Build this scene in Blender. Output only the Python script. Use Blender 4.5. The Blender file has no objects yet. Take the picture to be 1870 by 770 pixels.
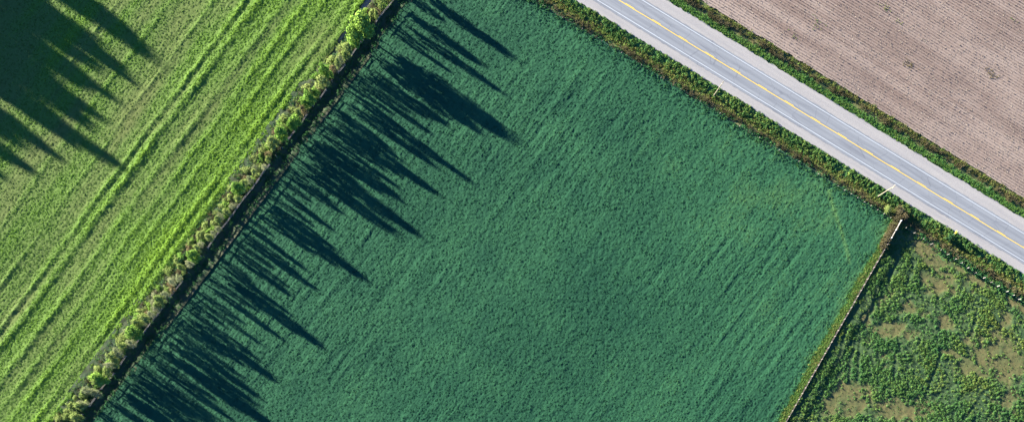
import bpy, math, random
import numpy as np
from mathutils import Vector, Matrix

# ------------------------------------------------------------------ scale and frame of the place
S = 6.3            # photo pixels per metre on the ground (3 m dash + 6 m gap of the centre line = 57 px)
H = 198.0          # drone height above the fields
NX, NY = 850.0, 830.0   # photo pixel straight below the drone (utility poles converge here)
SUN_EL = math.radians(9.5)
SUN_DIR = Vector((-0.819*math.cos(SUN_EL), 0.574*math.cos(SUN_EL), math.sin(SUN_EL)))

scene = bpy.context.scene
col = scene.collection

# ------------------------------------------------------------------ camera
cam_d = bpy.data.cameras.new('camera')
cam_d.sensor_width = 36.0
cam_d.lens = 36.0*(H*S)/1870.0
cam_d.shift_x = (935-NX)/1870.0
cam_d.shift_y = (NY-385)/1870.0
cam_d.clip_start = 1.0
cam_d.clip_end = 6000.0
cam = bpy.data.objects.new('camera', cam_d)
cam.location = (0, 0, H)
col.objects.link(cam)
scene.camera = cam

# ------------------------------------------------------------------ sky, sun, exposure
world = bpy.data.worlds.new('World')
scene.world = world
world.use_nodes = True
wn = world.node_tree.nodes
wl = world.node_tree.links
wn.clear()
sky = wn.new('ShaderNodeTexSky')
sky.sky_type = 'NISHITA'
sky.sun_disc = False
sky.sun_elevation = SUN_EL
sky.sun_rotation = math.atan2(SUN_DIR.x, SUN_DIR.y)
sky.air_density = 0.55
sky.dust_density = 0.0
sky.ozone_density = 5.0
bg = wn.new('ShaderNodeBackground')
bg.inputs['Strength'].default_value = 0.05
wo = wn.new('ShaderNodeOutputWorld')
wl.new(sky.outputs['Color'], bg.inputs['Color'])
wl.new(bg.outputs['Background'], wo.inputs['Surface'])

sun_d = bpy.data.lights.new('sun', 'SUN')
sun_d.energy = 5.0
sun_d.angle = math.radians(0.7)
sun_d.color = (1.0, 0.93, 0.78)
sun = bpy.data.objects.new('sun', sun_d)
sun.location = (-60, 60, 80)
sun.rotation_euler = SUN_DIR.to_track_quat('Z', 'Y').to_euler()
col.objects.link(sun)

vs = scene.view_settings
vs.view_transform = 'Standard'
vs.look = 'None'
vs.gamma = 1.0
vs.exposure = 3.15
vs.use_curve_mapping = False

random.seed(7)
rng = np.random.default_rng(11)

# ------------------------------------------------------------------ helpers: places
def W(px, py, z=0.0):
    f = (H-z)/H
    return Vector(((px-NX)/S*f, (NY-py)/S*f, z))

def to_px(x, y):
    return x*S+NX, NY-y*S

class Frame:
    """2-D frame on the ground: u along, v to the left-hand side normal given."""
    def __init__(self, px, py, du, dv):
        o = W(px, py); self.o = np.array([o.x, o.y])
        self.du = np.array(du, float)/np.hypot(*du); self.dv = np.array(dv, float)/np.hypot(*dv)
    def xy(self, u, v):
        return self.o[0]+u*self.du[0]+v*self.dv[0], self.o[1]+u*self.du[1]+v*self.dv[1]
    def uv(self, x, y):
        dx, dy = x-self.o[0], y-self.o[1]
        return dx*self.du[0]+dy*self.du[1], dx*self.dv[0]+dy*self.dv[1]

TH = math.atan(0.611)
ROAD = Frame(1400, 165, (math.cos(TH), -math.sin(TH)), (math.sin(TH), math.cos(TH)))       # v > 0: far side (stubble)
HEDGE = Frame(721, 0, (-0.6, -0.8), (-0.8, 0.6))                                           # u down the hedge, v > 0: left field
PFEN = Frame(1640, 407, (1435-1640, -(766-407)), (359, -205))                              # u down the fence, v > 0: pasture

# ------------------------------------------------------------------ helpers: noise
_lat = rng.random((16, 256, 256))
def noise(x, y, scale, k=0):
    a = _lat[k % 16]
    x = np.asarray(x)/scale+k*17.3; y = np.asarray(y)/scale+k*9.7
    xi = np.floor(x).astype(int); yi = np.floor(y).astype(int)
    fx = x-xi; fy = y-yi
    fx = fx*fx*(3-2*fx); fy = fy*fy*(3-2*fy)
    x0, x1, y0, y1 = xi % 256, (xi+1) % 256, yi % 256, (yi+1) % 256
    return (a[y0, x0]*(1-fx)+a[y0, x1]*fx)*(1-fy)+(a[y1, x0]*(1-fx)+a[y1, x1]*fx)*fy
def fbm(x, y, scale, k=0, n=3):
    t = 0; w = 0
    for i in range(n):
        t = t+noise(x, y, scale/2**i, k+i)*0.5**i; w += 0.5**i
    return t/w
def sstep(a, b, x):
    t = np.clip((x-a)/(b-a), 0, 1); return t*t*(3-2*t)
def in_poly(px, py, poly):
    r = np.zeros(np.shape(px), bool); n = len(poly)
    for i in range(n):
        (xa, ya), (xb, yb) = poly[i], poly[(i+1) % n]
        if ya == yb: continue
        c = ((ya > py) != (yb > py)) & (px < (xb-xa)*(py-ya)/(yb-ya)+xa)
        r ^= c
    return r
def seg_dist(px, py, pts):
    d = np.full(np.shape(px), 1e9)
    for (xa, ya), (xb, yb) in zip(pts[:-1], pts[1:]):
        L = (xb-xa)**2+(yb-ya)**2
        t = np.clip(((px-xa)*(xb-xa)+(py-ya)*(yb-ya))/L, 0, 1)
        d = np.minimum(d, np.hypot(px-xa-t*(xb-xa), py-ya-t*(yb-ya)))
    return d

# ------------------------------------------------------------------ helpers: objects
def tag(o, label=None, cat=None, group=None, kind=None):
    if label: o['label'] = label
    if cat: o['category'] = cat
    if group: o['group'] = group
    if kind: o['kind'] = kind
    return o
def link(name, me, mat=None, parent=None):
    o = bpy.data.objects.new(name, me); col.objects.link(o)
    if mat is not None and not me.materials: me.materials.append(mat)
    if parent is not None: o.parent = parent
    return o
def empty(name, loc=(0, 0, 0), rz=0.0):
    o = bpy.data.objects.new(name, None); col.objects.link(o)
    o.empty_display_size = 0.3
    o.location = loc; o.rotation_euler = (0, 0, rz)
    return o
def copy_tree(o, parent=None):
    c = o.copy(); col.objects.link(c); c.parent = parent
    for ch in list(o.children):
        copy_tree(ch, c)
    return c
def mesh_np(name, v, f, attrs=None, smooth=False):
    """v (n,3), f (m,k) arrays."""
    me = bpy.data.meshes.new(name)
    v = np.asarray(v, np.float32); f = np.asarray(f, np.int32)
    me.vertices.add(len(v)); me.vertices.foreach_set('co', v.ravel())
    k = f.shape[1]
    me.loops.add(f.size); me.loops.foreach_set('vertex_index', f.ravel())
    me.polygons.add(len(f)); me.polygons.foreach_set('loop_start', np.arange(0, f.size, k, dtype=np.int32))
    if smooth: me.polygons.foreach_set('use_smooth', np.ones(len(f), bool))
    me.update(calc_edges=True)
    for n, a in (attrs or {}).items():
        at = me.attributes.new(n, 'FLOAT', 'POINT'); at.data.foreach_set('value', np.asarray(a, np.float32).ravel())
    return me

class MB:
    def __init__(self): self.v = []; self.f = []
    def box(self, c, sx, sy, sz, rz=0.0, taper=1.0):
        b = len(self.v); cs, sn = math.cos(rz), math.sin(rz)
        for z, k in ((-sz/2, 1), (sz/2, taper)):
            for x, y in ((-1, -1), (1, -1), (1, 1), (-1, 1)):
                X, Y = x*sx/2*k, y*sy/2*k
                self.v.append((c[0]+X*cs-Y*sn, c[1]+X*sn+Y*cs, c[2]+z))
        for q in ((0, 3, 2, 1), (4, 5, 6, 7), (0, 1, 5, 4), (1, 2, 6, 5), (2, 3, 7, 6), (3, 0, 4, 7)):
            self.f.append(tuple(b+i for i in q))
        return self
    def tube(self, pts, rad, n=6):
        pts = [Vector(p) for p in pts]; b = len(self.v)
        for i, p in enumerate(pts):
            d = (pts[min(i+1, len(pts)-1)]-pts[max(i-1, 0)]).normalized()
            a = d.orthogonal().normalized(); c = d.cross(a)
            for j in range(n):
                t = 2*math.pi*j/n
                self.v.append(tuple(p+(a*math.cos(t)+c*math.sin(t))*rad[i]))
        for i in range(len(pts)-1):
            for j in range(n):
                k = (j+1) % n
                self.f.append((b+i*n+j, b+i*n+k, b+(i+1)*n+k, b+(i+1)*n+j))
        self.f.append(tuple(b+j for j in range(n))[::-1])
        e = b+(len(pts)-1)*n
        self.f.append(tuple(e+j for j in range(n)))
        return self
    def me(self, name):
        m = bpy.data.meshes.new(name); m.from_pydata(self.v, [], self.f); m.update(); return m
    def build(self, name, mat, parent=None): return link(name, self.me(name), mat, parent)

# ------------------------------------------------------------------ helpers: materials
def new_mat(name):
    m = bpy.data.materials.new(name); m.use_nodes = True
    nt = m.node_tree; nt.nodes.clear()
    out = nt.nodes.new('ShaderNodeOutputMaterial')
    return m, nt, out
def ramp(nt, fac, stops):
    r = nt.nodes.new('ShaderNodeValToRGB'); e = r.color_ramp.elements
    while len(e) > len(stops): e.remove(e[-1])
    while len(e) < len(stops): e.new(0.5)
    for el, (p, c) in zip(e, stops):
        el.position = p; el.color = (*c, 1)
    nt.links.new(fac, r.inputs['Fac']); return r.outputs['Color']
def nz(nt, scale, detail=3, vec=None, rough=0.6):
    n = nt.nodes.new('ShaderNodeTexNoise'); n.inputs['Scale'].default_value = scale
    n.inputs['Detail'].default_value = detail; n.inputs['Roughness'].default_value = rough
    if vec is not None: nt.links.new(vec, n.inputs['Vector'])
    return n.outputs['Fac']
def attr(nt, name, inst=False):
    a = nt.nodes.new('ShaderNodeAttribute'); a.attribute_name = name
    if inst: a.attribute_type = 'INSTANCER'
    return a.outputs['Fac']
def math_n(nt, op, a, b=None):
    m = nt.nodes.new('ShaderNodeMath'); m.operation = op
    for i, s in enumerate((a, b)):
        if s is None: continue
        if isinstance(s, (int, float)): m.inputs[i].default_value = s
        else: nt.links.new(s, m.inputs[i])
    return m.outputs[0]
def mixc(nt, fac, a, b, mode='MIX'):
    m = nt.nodes.new('ShaderNodeMix'); m.data_type = 'RGBA'; m.blend_type = mode
    for s, i in ((fac, 0), (a, 6), (b, 7)):
        if isinstance(s, (int, float)): m.inputs[i].default_value = s
        elif isinstance(s, tuple): m.inputs[i].default_value = (*s, 1)
        else: nt.links.new(s, m.inputs[i])
    return m.outputs[2]
def objco(nt, scale=None):
    t = nt.nodes.new('ShaderNodeTexCoord'); o = t.outputs['Object']
    if scale:
        m = nt.nodes.new('ShaderNodeMapping'); m.inputs['Scale'].default_value = scale
        nt.links.new(o, m.inputs['Vector']); o = m.outputs['Vector']
    return o

def leaf_mat(name, stops, transl=0.25, wiggle=0.5):
    """foliage: colour from the instance's (or copy's) own tint plus variation from leaf to leaf"""
    m, nt, out = new_mat(name)
    t = attr(nt, 'tint', True)
    g = nt.nodes.new('ShaderNodeNewGeometry')
    w = math_n(nt, 'MULTIPLY', math_n(nt, 'SUBTRACT', g.outputs['Random Per Island'], 0.5), wiggle)
    c = ramp(nt, math_n(nt, 'ADD', t, w), stops)
    d = nt.nodes.new('ShaderNodeBsdfDiffuse'); tr = nt.nodes.new('ShaderNodeBsdfTranslucent')
    mx = nt.nodes.new('ShaderNodeMixShader'); mx.inputs[0].default_value = transl
    nt.links.new(c, d.inputs[0]); nt.links.new(c, tr.inputs[0])
    nt.links.new(d.outputs[0], mx.inputs[1]); nt.links.new(tr.outputs[0], mx.inputs[2])
    nt.links.new(mx.outputs[0], out.inputs[0])
    return m
def tree_leaf_mat(name, c0, c1):
    """leaves of a tree: colour varies by tree and by leaf"""
    m, nt, out = new_mat(name)
    oi = nt.nodes.new('ShaderNodeObjectInfo'); g = nt.nodes.new('ShaderNodeNewGeometry')
    f = math_n(nt, 'ADD', math_n(nt, 'MULTIPLY', oi.outputs['Random'], 0.5), math_n(nt, 'MULTIPLY', g.outputs['Random Per Island'], 0.5))
    c = ramp(nt, f, [(0.05, c0), (0.95, c1)])
    d = nt.nodes.new('ShaderNodeBsdfDiffuse'); tr = nt.nodes.new('ShaderNodeBsdfTranslucent')
    mx = nt.nodes.new('ShaderNodeMixShader'); mx.inputs[0].default_value = 0.2
    nt.links.new(c, d.inputs[0]); nt.links.new(c, tr.inputs[0])
    nt.links.new(d.outputs[0], mx.inputs[1]); nt.links.new(tr.outputs[0], mx.inputs[2])
    nt.links.new(mx.outputs[0], out.inputs[0])
    return m
def ground_mat(name, stops, scale=3.0, bump=0.0, amount=0.35, rough=0.95):
    """ground or closed canopy: colour from the cover stored on the vertices plus fine grain"""
    m, nt, out = new_mat(name)
    co = objco(nt)
    n = nz(nt, scale, 4, co)
    f = math_n(nt, 'ADD', attr(nt, 'cover'), math_n(nt, 'MULTIPLY', math_n(nt, 'SUBTRACT', n, 0.5), amount))
    c = ramp(nt, f, stops)
    p = nt.nodes.new('ShaderNodeBsdfPrincipled')
    p.inputs['Roughness'].default_value = rough; p.inputs['Specular IOR Level'].default_value = 0.1
    nt.links.new(c, p.inputs['Base Color'])
    if bump:
        b = nt.nodes.new('ShaderNodeBump'); b.inputs['Strength'].default_value = 1.0; b.inputs['Distance'].default_value = bump
        nt.links.new(nz(nt, scale*1.7, 3, co), b.inputs['Height']); nt.links.new(b.outputs[0], p.inputs['Normal'])
    nt.links.new(p.outputs[0], out.inputs[0])
    return m
def plain_mat(name, c0, c1=None, scale=8.0, rough=0.8, metal=0.0, stretch=None):
    m, nt, out = new_mat(name)
    p = nt.nodes.new('ShaderNodeBsdfPrincipled')
    p.inputs['Roughness'].default_value = rough; p.inputs['Metallic'].default_value = metal
    p.inputs['Specular IOR Level'].default_value = 0.25
    n = nz(nt, scale, 4, objco(nt, stretch))
    nt.links.new(ramp(nt, n, [(0.3, c0), (0.7, c1 or tuple(x*0.8 for x in c0))]), p.inputs['Base Color'])
    nt.links.new(p.outputs[0], out.inputs[0])
    return m

M = {}
M['crop'] = ground_mat('soy_canopy', [(0.0, (0.013, 0.058, 0.031)), (0.5, (0.024, 0.088, 0.041)), (1.0, (0.064, 0.140, 0.046))], 2.2, 0.05)
M['left'] = ground_mat('mown_crop', [(0.0, (0.092, 0.116, 0.034)), (0.35, (0.088, 0.135, 0.032)), (0.65, (0.086, 0.156, 0.027)), (1.0, (0.100, 0.185, 0.020))], 3.0, 0.03, .25)
M['pasture'] = ground_mat('pasture_turf', [(0.0, (0.118, 0.104, 0.045)), (0.35, (0.086, 0.100, 0.040)), (0.6, (0.052, 0.086, 0.034)), (1.0, (0.034, 0.072, 0.031))], 1.6, 0.03, 0.7)
M['verge'] = ground_mat('verge_grass', [(0.0, (0.048, 0.140, 0.044)), (0.35, (0.090, 0.130, 0.044)), (0.6, (0.115, 0.118, 0.050)), (1.0, (0.090, 0.080, 0.046))], 2.5, 0.04, 0.5)
M['stubble'] = ground_mat('stubble_soil', [(0.0, (0.140, 0.102, 0.086)), (0.5, (0.208, 0.160, 0.136)), (1.0, (0.272, 0.218, 0.184))], 3.5, 0.02, 0.4)
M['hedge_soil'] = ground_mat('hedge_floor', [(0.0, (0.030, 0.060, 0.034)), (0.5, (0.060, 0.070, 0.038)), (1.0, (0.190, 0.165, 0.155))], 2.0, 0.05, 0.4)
M['base'] = plain_mat('farmland', (0.035, 0.085, 0.045), (0.055, 0.105, 0.045), 0.05, 0.95)

M['leaf_soy'] = leaf_mat('soy_leaves', [(0.0, (0.015, 0.064, 0.034)), (0.5, (0.031, 0.102, 0.047)), (1.0, (0.090, 0.175, 0.050))])
M['leaf_left'] = leaf_mat('clover_leaves', [(0.0, (0.120, 0.155, 0.048)), (0.4, (0.116, 0.200, 0.046)), (0.7, (0.124, 0.240, 0.040)), (1.0, (0.172, 0.295, 0.034))])
M['leaf_weed'] = leaf_mat('weed_leaves', [(0.0, (0.022, 0.082, 0.036)), (0.4, (0.048, 0.130, 0.042)), (0.7, (0.092, 0.165, 0.042)), (1.0, (0.155, 0.190, 0.046))])
M['blade'] = leaf_mat('grass_blades', [(0.0, (0.060, 0.175, 0.040)), (0.35, (0.100, 0.180, 0.042)), (0.65, (0.160, 0.155, 0.050)), (1.0, (0.135, 0.100, 0.055))])
M['dry'] = leaf_mat('dry_stalks', [(0.0, (0.075, 0.066, 0.036)), (0.5, (0.150, 0.130, 0.062)), (1.0, (0.280, 0.245, 0.165))], 0.1)
M['straw'] = leaf_mat('corn_straw', [(0.0, (0.120, 0.098, 0.085)), (0.5, (0.240, 0.200, 0.165)), (1.0, (0.420, 0.360, 0.290))], 0.1, 0.8)
M['bark'] = plain_mat('bark', (0.10, 0.085, 0.070), (0.055, 0.045, 0.038), 6, 0.9, 0, (1, 1, 0.2))
M['bark_pale'] = plain_mat('pale_bark', (0.26, 0.235, 0.22), (0.15, 0.13, 0.12), 6, 0.9, 0, (1, 1, 0.2))
M['bright_leaf'] = tree_leaf_mat('bright_leaves', (0.095, 0.200, 0.038), (0.190, 0.290, 0.055))
M['olive_leaf'] = tree_leaf_mat('olive_leaves', (0.130, 0.190, 0.050), (0.230, 0.275, 0.090))
M['grey_leaf'] = tree_leaf_mat('grey_twigs', (0.145, 0.180, 0.075), (0.285, 0.300, 0.165))
M['brown_leaf'] = tree_leaf_mat('brown_leaves', (0.090, 0.075, 0.040), (0.190, 0.155, 0.080))
M['dark_leaf'] = tree_leaf_mat('dark_leaves', (0.012, 0.038, 0.020), (0.036, 0.080, 0.030))
M['wood'] = plain_mat('weathered_wood', (0.22, 0.20, 0.18), (0.13, 0.12, 0.11), 4, 0.9, 0, (6, 6, 1))
M['dark_wood'] = plain_mat('dark_board', (0.075, 0.060, 0.060), (0.045, 0.038, 0.040), 4, 0.9)
M['white_wood'] = plain_mat('white_paint', (0.72, 0.71, 0.69), (0.55, 0.54, 0.52), 5, 0.7)
M['post_grey'] = plain_mat('pale_post_wood', (0.28, 0.265, 0.24), (0.19, 0.18, 0.16), 5, 0.8)
M['pole'] = plain_mat('pole_wood', (0.22, 0.195, 0.14), (0.16, 0.142, 0.10), 3, 0.85, 0, (8, 8, 0.6))
M['wire'] = plain_mat('galvanised_wire', (0.30, 0.30, 0.30), (0.2, 0.2, 0.2), 4, 0.5, 0.6)
M['ceramic'] = plain_mat('insulator_ceramic', (0.55, 0.55, 0.52), None, 4, 0.3)
M['yellow_sign'] = plain_mat('sign_yellow', (0.85, 0.60, 0.02), (0.80, 0.55, 0.02), 4, 0.5)
M['sign_black'] = plain_mat('sign_black', (0.02, 0.02, 0.02), None, 4, 0.5)
M['steel'] = plain_mat('galvanised_steel', (0.35, 0.36, 0.37), (0.28, 0.29, 0.30), 6, 0.45, 0.7)

def asphalt_mat():
    m, nt, out = new_mat('old_asphalt')
    co = objco(nt)
    sep = nt.nodes.new('ShaderNodeSeparateXYZ'); nt.links.new(co, sep.inputs[0])
    av = math_n(nt, 'ABSOLUTE', sep.outputs[1])
    # worn wheel tracks at 0.9 m and 2.6 m from the centre line are paler than the oil strip between them
    tr = math_n(nt, 'ABSOLUTE', math_n(nt, 'SUBTRACT', math_n(nt, 'ABSOLUTE', math_n(nt, 'SUBTRACT', av, 1.75)), 0.85))
    tr = ramp(nt, tr, [(0.0, (1.05, 1.05, 1.05)), (0.55, (0.91, 0.91, 0.92))])
    lo = ramp(nt, nz(nt, 1.0, 4, objco(nt, (0.05, 1.3, 1))), [(0.3, (0.82, 0.83, 0.85)), (0.7, (1.08, 1.08, 1.07))])
    fi = ramp(nt, nz(nt, 6.0, 3, co), [(0.3, (0.93, 0.93, 0.93)), (0.7, (1.06, 1.06, 1.06))])
    c = mixc(nt, 1.0, (0.210, 0.223, 0.242), tr, 'MULTIPLY')
    pa = ramp(nt, nz(nt, 1.0, 2, objco(nt, (0.045, 0.5, 1))), [(0.60, (1, 1, 1)), (0.66, (0.86, 0.86, 0.88))])
    vo = nt.nodes.new('ShaderNodeTexVoronoi'); vo.feature = 'DISTANCE_TO_EDGE'; vo.inputs['Scale'].default_value = 1.0
    nt.links.new(objco(nt, (0.16, 0.35, 1)), vo.inputs['Vector'])
    cr = ramp(nt, vo.outputs['Distance'], [(0.004, (0.80, 0.80, 0.82)), (0.016, (1, 1, 1))])
    c = mixc(nt, 1.0, c, pa, 'MULTIPLY'); c = mixc(nt, 1.0, c, cr, 'MULTIPLY')
    c = mixc(nt, 1.0, c, lo, 'MULTIPLY'); c = mixc(nt, 1.0, c, fi, 'MULTIPLY')
    p = nt.nodes.new('ShaderNodeBsdfPrincipled'); p.inputs['Roughness'].default_value = 0.9
    p.inputs['Specular IOR Level'].default_value = 0.15
    nt.links.new(c, p.inputs['Base Color']); nt.links.new(p.outputs[0], out.inputs[0]); return m
def paint_mat(name, c):
    m, nt, out = new_mat(name)
    n = nz(nt, 1.0, 5, objco(nt, (0.6, 9, 1)), 0.7)
    k = ramp(nt, n, [(0.28, tuple(0.6*x+0.05 for x in c)), (0.42, c)])
    p = nt.nodes.new('ShaderNodeBsdfPrincipled'); p.inputs['Roughness'].default_value = 0.7
    nt.links.new(k, p.inputs['Base Color']); nt.links.new(p.outputs[0], out.inputs[0]); return m
def gravel_mat():
    m, nt, out = new_mat('shoulder_gravel')
    co = objco(nt)
    a = ramp(nt, nz(nt, 5.0, 5, co, 0.75), [(0.25, (0.230, 0.222, 0.218)), (0.5, (0.280, 0.270, 0.265)), (0.75, (0.33, 0.318, 0.31))])
    b = ramp(nt, nz(nt, 1.0, 3, objco(nt, (0.06, 0.9, 1))), [(0.3, (0.9, 0.9, 0.92)), (0.7, (1.08, 1.07, 1.05))])
    c = mixc(nt, 1.0, a, b, 'MULTIPLY')
    p = nt.nodes.new('ShaderNodeBsdfPrincipled'); p.inputs['Roughness'].default_value = 0.95
    p.inputs['Specular IOR Level'].default_value = 0.1
    bp = nt.nodes.new('ShaderNodeBump'); bp.inputs['Distance'].default_value = 0.012
    nt.links.new(nz(nt, 9.0, 3, co), bp.inputs['Height']); nt.links.new(bp.outputs[0], p.inputs['Normal'])
    nt.links.new(c, p.inputs['Base Color']); nt.links.new(p.outputs[0], out.inputs[0]); return m
M['asphalt'] = asphalt_mat(); M['gravel'] = gravel_mat()
M['line_yellow'] = paint_mat('yellow_line_paint', (0.72, 0.46, 0.035)); M['line_white'] = paint_mat('white_line_paint', (0.38, 0.41, 0.44))

# ------------------------------------------------------------------ ground patches (height fields of real relief)
def patch(name, fr, u0, u1, v0, v1, res, keep, shape, mat, smooth=True, resv=None):
    nu = int((u1-u0)/res)+1; nv = int((v1-v0)/(resv or res))+1
    U, V = np.meshgrid(np.linspace(u0, u1, nu), np.linspace(v0, v1, nv))
    X, Y = fr.xy(U, V); PX, PY = to_px(X, Y)
    Z, C = shape(X, Y, U, V)
    ok = keep(PX, PY, X, Y)
    fok = ok[:-1, :-1] & ok[1:, :-1] & ok[:-1, 1:] & ok[1:, 1:]
    idx = np.arange(nu*nv).reshape(nv, nu)
    F = np.stack([idx[:-1, :-1], idx[:-1, 1:], idx[1:, 1:], idx[1:, :-1]], -1)[fok]
    if np.cross(fr.du, fr.dv) < 0: F = F[:, ::-1]
    used = np.zeros(nu*nv, bool); used[F.ravel()] = True
    remap = np.cumsum(used)-1
    v = np.stack([X.ravel(), Y.ravel(), Z.ravel()], -1)[used]
    me = mesh_np(name, v, remap[F], {'cover': C.ravel()[used]}, smooth)
    return link(name, me, mat)

EXT = 140   # photo pixels built beyond the frame
def in_view(px, py, e=EXT): return (px > -e) & (px < 1870+e) & (py > -e) & (py < 770+e)
def roadv(px, py): return ROAD.uv((px-NX)/S, (NY-py)/S)[1]
def roadu(px, py): return ROAD.uv((px-NX)/S, (NY-py)/S)[0]
def hedgev(px, py): return HEDGE.uv((px-NX)/S, (NY-py)/S)[1]
def pfenv(px, py): return PFEN.uv((px-NX)/S, (NY-py)/S)[1]

base = MB()
base.v = [(-3000, -3000, -0.75), (3000, -3000, -0.75), (3000, 3000, -0.75), (-3000, 3000, -0.75)]; base.f = [(0, 1, 2, 3)]
tag(base.build('ground', M['base']), 'flat green farmland spreading out beyond the fields', 'ground', kind='structure')

# main crop field -------------------------------------------------------
def crop_h(X, Y):
    u, v = HEDGE.uv(X, Y)
    rows = 0.5+0.5*np.sin(2*math.pi*(v+0.5*noise(u, v, 12, 5))/0.76)
    big = 0.6*fbm(u*0.10, v, 1.3, 2, 2)+0.4*fbm(u*.2, v, 2.4, 6, 2)             # streaks along the drilling direction
    px, py = to_px(X, Y)
    track = np.exp(-(seg_dist(px, py, [(1512, 350), (1520, 378), (1532, 412), (1542, 446), (1550, 480)])/4.0)**2)
    mid = fbm(X, Y, 1.1, 4, 2)
    strength = 0.35+0.65*sstep(0.35, 0.65, noise(X, Y, 22, 8))
    z = 0.02*rows*strength+0.19*big*strength+0.05*mid+0.075*noise(X, Y, 0.47, 7)
    z = z+0.5*fbm(X, Y, 40, 9, 2)
    c = 0.25+0.5*(fbm(X, Y, 9, 1)-0.5)+0.22*(fbm(X, Y, 45, 13, 2)-0.5)+0.14*sstep(700, 1500, px)-.09+0.35*(big-0.4)+0.34*track+0.22*np.exp(-((pfenv(px, py)+2.6)/1.6)**2)+0.16*np.exp(-((px-1480)/420)**2-((py-360)/230)**2)-.03
    return z, c
def crop_keep(px, py, X, Y):
    return in_view(px, py) & (hedgev(px, py)+.5*(noise(X, Y, 3, 2)-.5) < -3.2) & (roadv(px, py)+0.9*(fbm(X, Y, 5, 3)-0.5)*2 < -13.0) & (pfenv(px, py) < -1.2+0.8*(noise(X, Y, 2.5, 6)-0.5))
o = patch('crop_field', HEDGE, -45, 195, -185, -2.9, 0.225, crop_keep, lambda X, Y, U, V: crop_h(X, Y), M['crop'])
tag(o, 'large teal green bean field filling the middle', 'field', kind='structure')

# left field with mown swaths -----------------------------------------
RIDGES = [(7.2, 1.1, .15), (10.2, 1.0, .15), (16.0, .8, .10), (20.2, .8, .12), (25.2, 1.0, .17),
          (31.4, 1.2, .19), (34.6, .8, .14), (42.0, .7, .08), (52.0, .7, .08), (64, .7, .08)]
def left_h(X, Y):
    u, v0 = HEDGE.uv(X, Y)
    v = v0+1.0*(noise(u, v0*0.2, 14, 3)-0.5)+0.4*(noise(u, v0, 3.0, 4)-0.5)
    z = 0.0; l = 0.0
    for i, (c, w, h) in enumerate(RIDGES):
        a = h*(0.35+1.0*noise(u, 0*u+i*7.7, 12, 5))*np.exp(-((v-c)/w)**2)
        z = z+a*(0.45+.7*noise(u, v, 1.6, 14)+.4*noise(X, Y, .7, 12)); l = l+a
    rows = 0.5+0.5*np.sin(2*math.pi*(v+0.3*noise(u, v, 8, 6))/1.05)
    env = 0.2+0.8*noise(u*0.25, v, 5, 7)
    z = z+0.022*rows*env+0.05*fbm(u*0.25, v, 1.3, 8, 2)+0.055*noise(X, Y, 0.5, 9)
    z = z+0.5*fbm(X, Y, 30, 10, 2)
    near = 1-sstep(8, 34, v)
    band = fbm(u*0.12, v, 4.5, 11, 2)             # broad lengthwise bands of thicker and thinner growth
    c = 0.36+2.0*l+0.14*(rows*env-0.3)+0.9*(band-0.5)+0.35*(fbm(X, Y, 11, 6)-.5)+0.22*near
    return z, c
def left_keep(px, py, X, Y):
    return in_view(px, py, 200) & (hedgev(px, py)+0.8*(noise(X, Y, 3, 1)-0.5) > 5.3+1.3*(1-sstep(10, 26, HEDGE.uv(X, Y)[0])))
o = patch('hay_field', HEDGE, -60, 190, 5, 112, 0.24, left_keep, lambda X, Y, U, V: left_h(X, Y), M['left'])
tag(o, 'yellow green field with long mown swaths beside the hedgerow', 'field', kind='structure')

# hedge floor -------------------------------------------------------------
def hedge_h(X, Y):
    u, v = HEDGE.uv(X, Y)
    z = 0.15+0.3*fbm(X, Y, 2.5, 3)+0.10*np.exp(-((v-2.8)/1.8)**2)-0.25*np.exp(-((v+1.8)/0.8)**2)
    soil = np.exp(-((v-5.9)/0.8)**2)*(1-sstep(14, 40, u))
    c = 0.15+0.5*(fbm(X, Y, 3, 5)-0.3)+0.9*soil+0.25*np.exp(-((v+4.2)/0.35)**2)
    return z+0.1*noise(X, Y, 0.6, 8), c
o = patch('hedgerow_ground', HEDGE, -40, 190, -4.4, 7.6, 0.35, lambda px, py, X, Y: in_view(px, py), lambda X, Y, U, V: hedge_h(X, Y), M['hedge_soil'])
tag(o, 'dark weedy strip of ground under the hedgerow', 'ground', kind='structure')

# road verges --------------------------------------------------------------
def verge_h(X, Y):
    u, v = ROAD.uv(X, Y)
    a = np.abs(v); d = np.where(v < 0, a-6.5, a-7.1)
    z = -0.03-0.55*np.exp(-((d-3.4)/1.6)**2)*(np.where(v < 0, 1, 0.6))+0.22*fbm(X, Y, 1.6, 4)*sstep(0.0, 0.8, d)
    n = (fbm(X, Y, 4, 6)-0.5)*0.5
    cl = np.interp(d+1.5*(noise(X, Y, 5, 7)-0.5), [0, 2.2, 3.4, 4.6, 6.0, 7.5], [0.05, 0.15, 0.38, 0.50, 0.62, 0.15])
    cu = np.interp(d+0.8*(noise(X, Y, 3, 7)-0.5), [0, 1.6, 2.4, 3.6, 5.2], [0.05, 0.12, 0.40, 0.62, 0.45])
    return z, np.where(v < 0, cl, cu)+n
o = patch('road_verge', ROAD, -85, 105, -15.5, -6.35, 0.3, lambda px, py, X, Y: in_view(px, py), lambda X, Y, U, V: verge_h(X, Y), M['verge'])
tag(o, 'weedy ditch and verge between the road and the bean field', 'verge', kind='structure')
o = patch('road_verge', ROAD, -85, 105, 6.95, 13.0, 0.3, lambda px, py, X, Y: in_view(px, py), lambda X, Y, U, V: verge_h(X, Y), M['verge'])
tag(o, 'narrow grass verge between the road and the stubble', 'verge', kind='structure')

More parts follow.
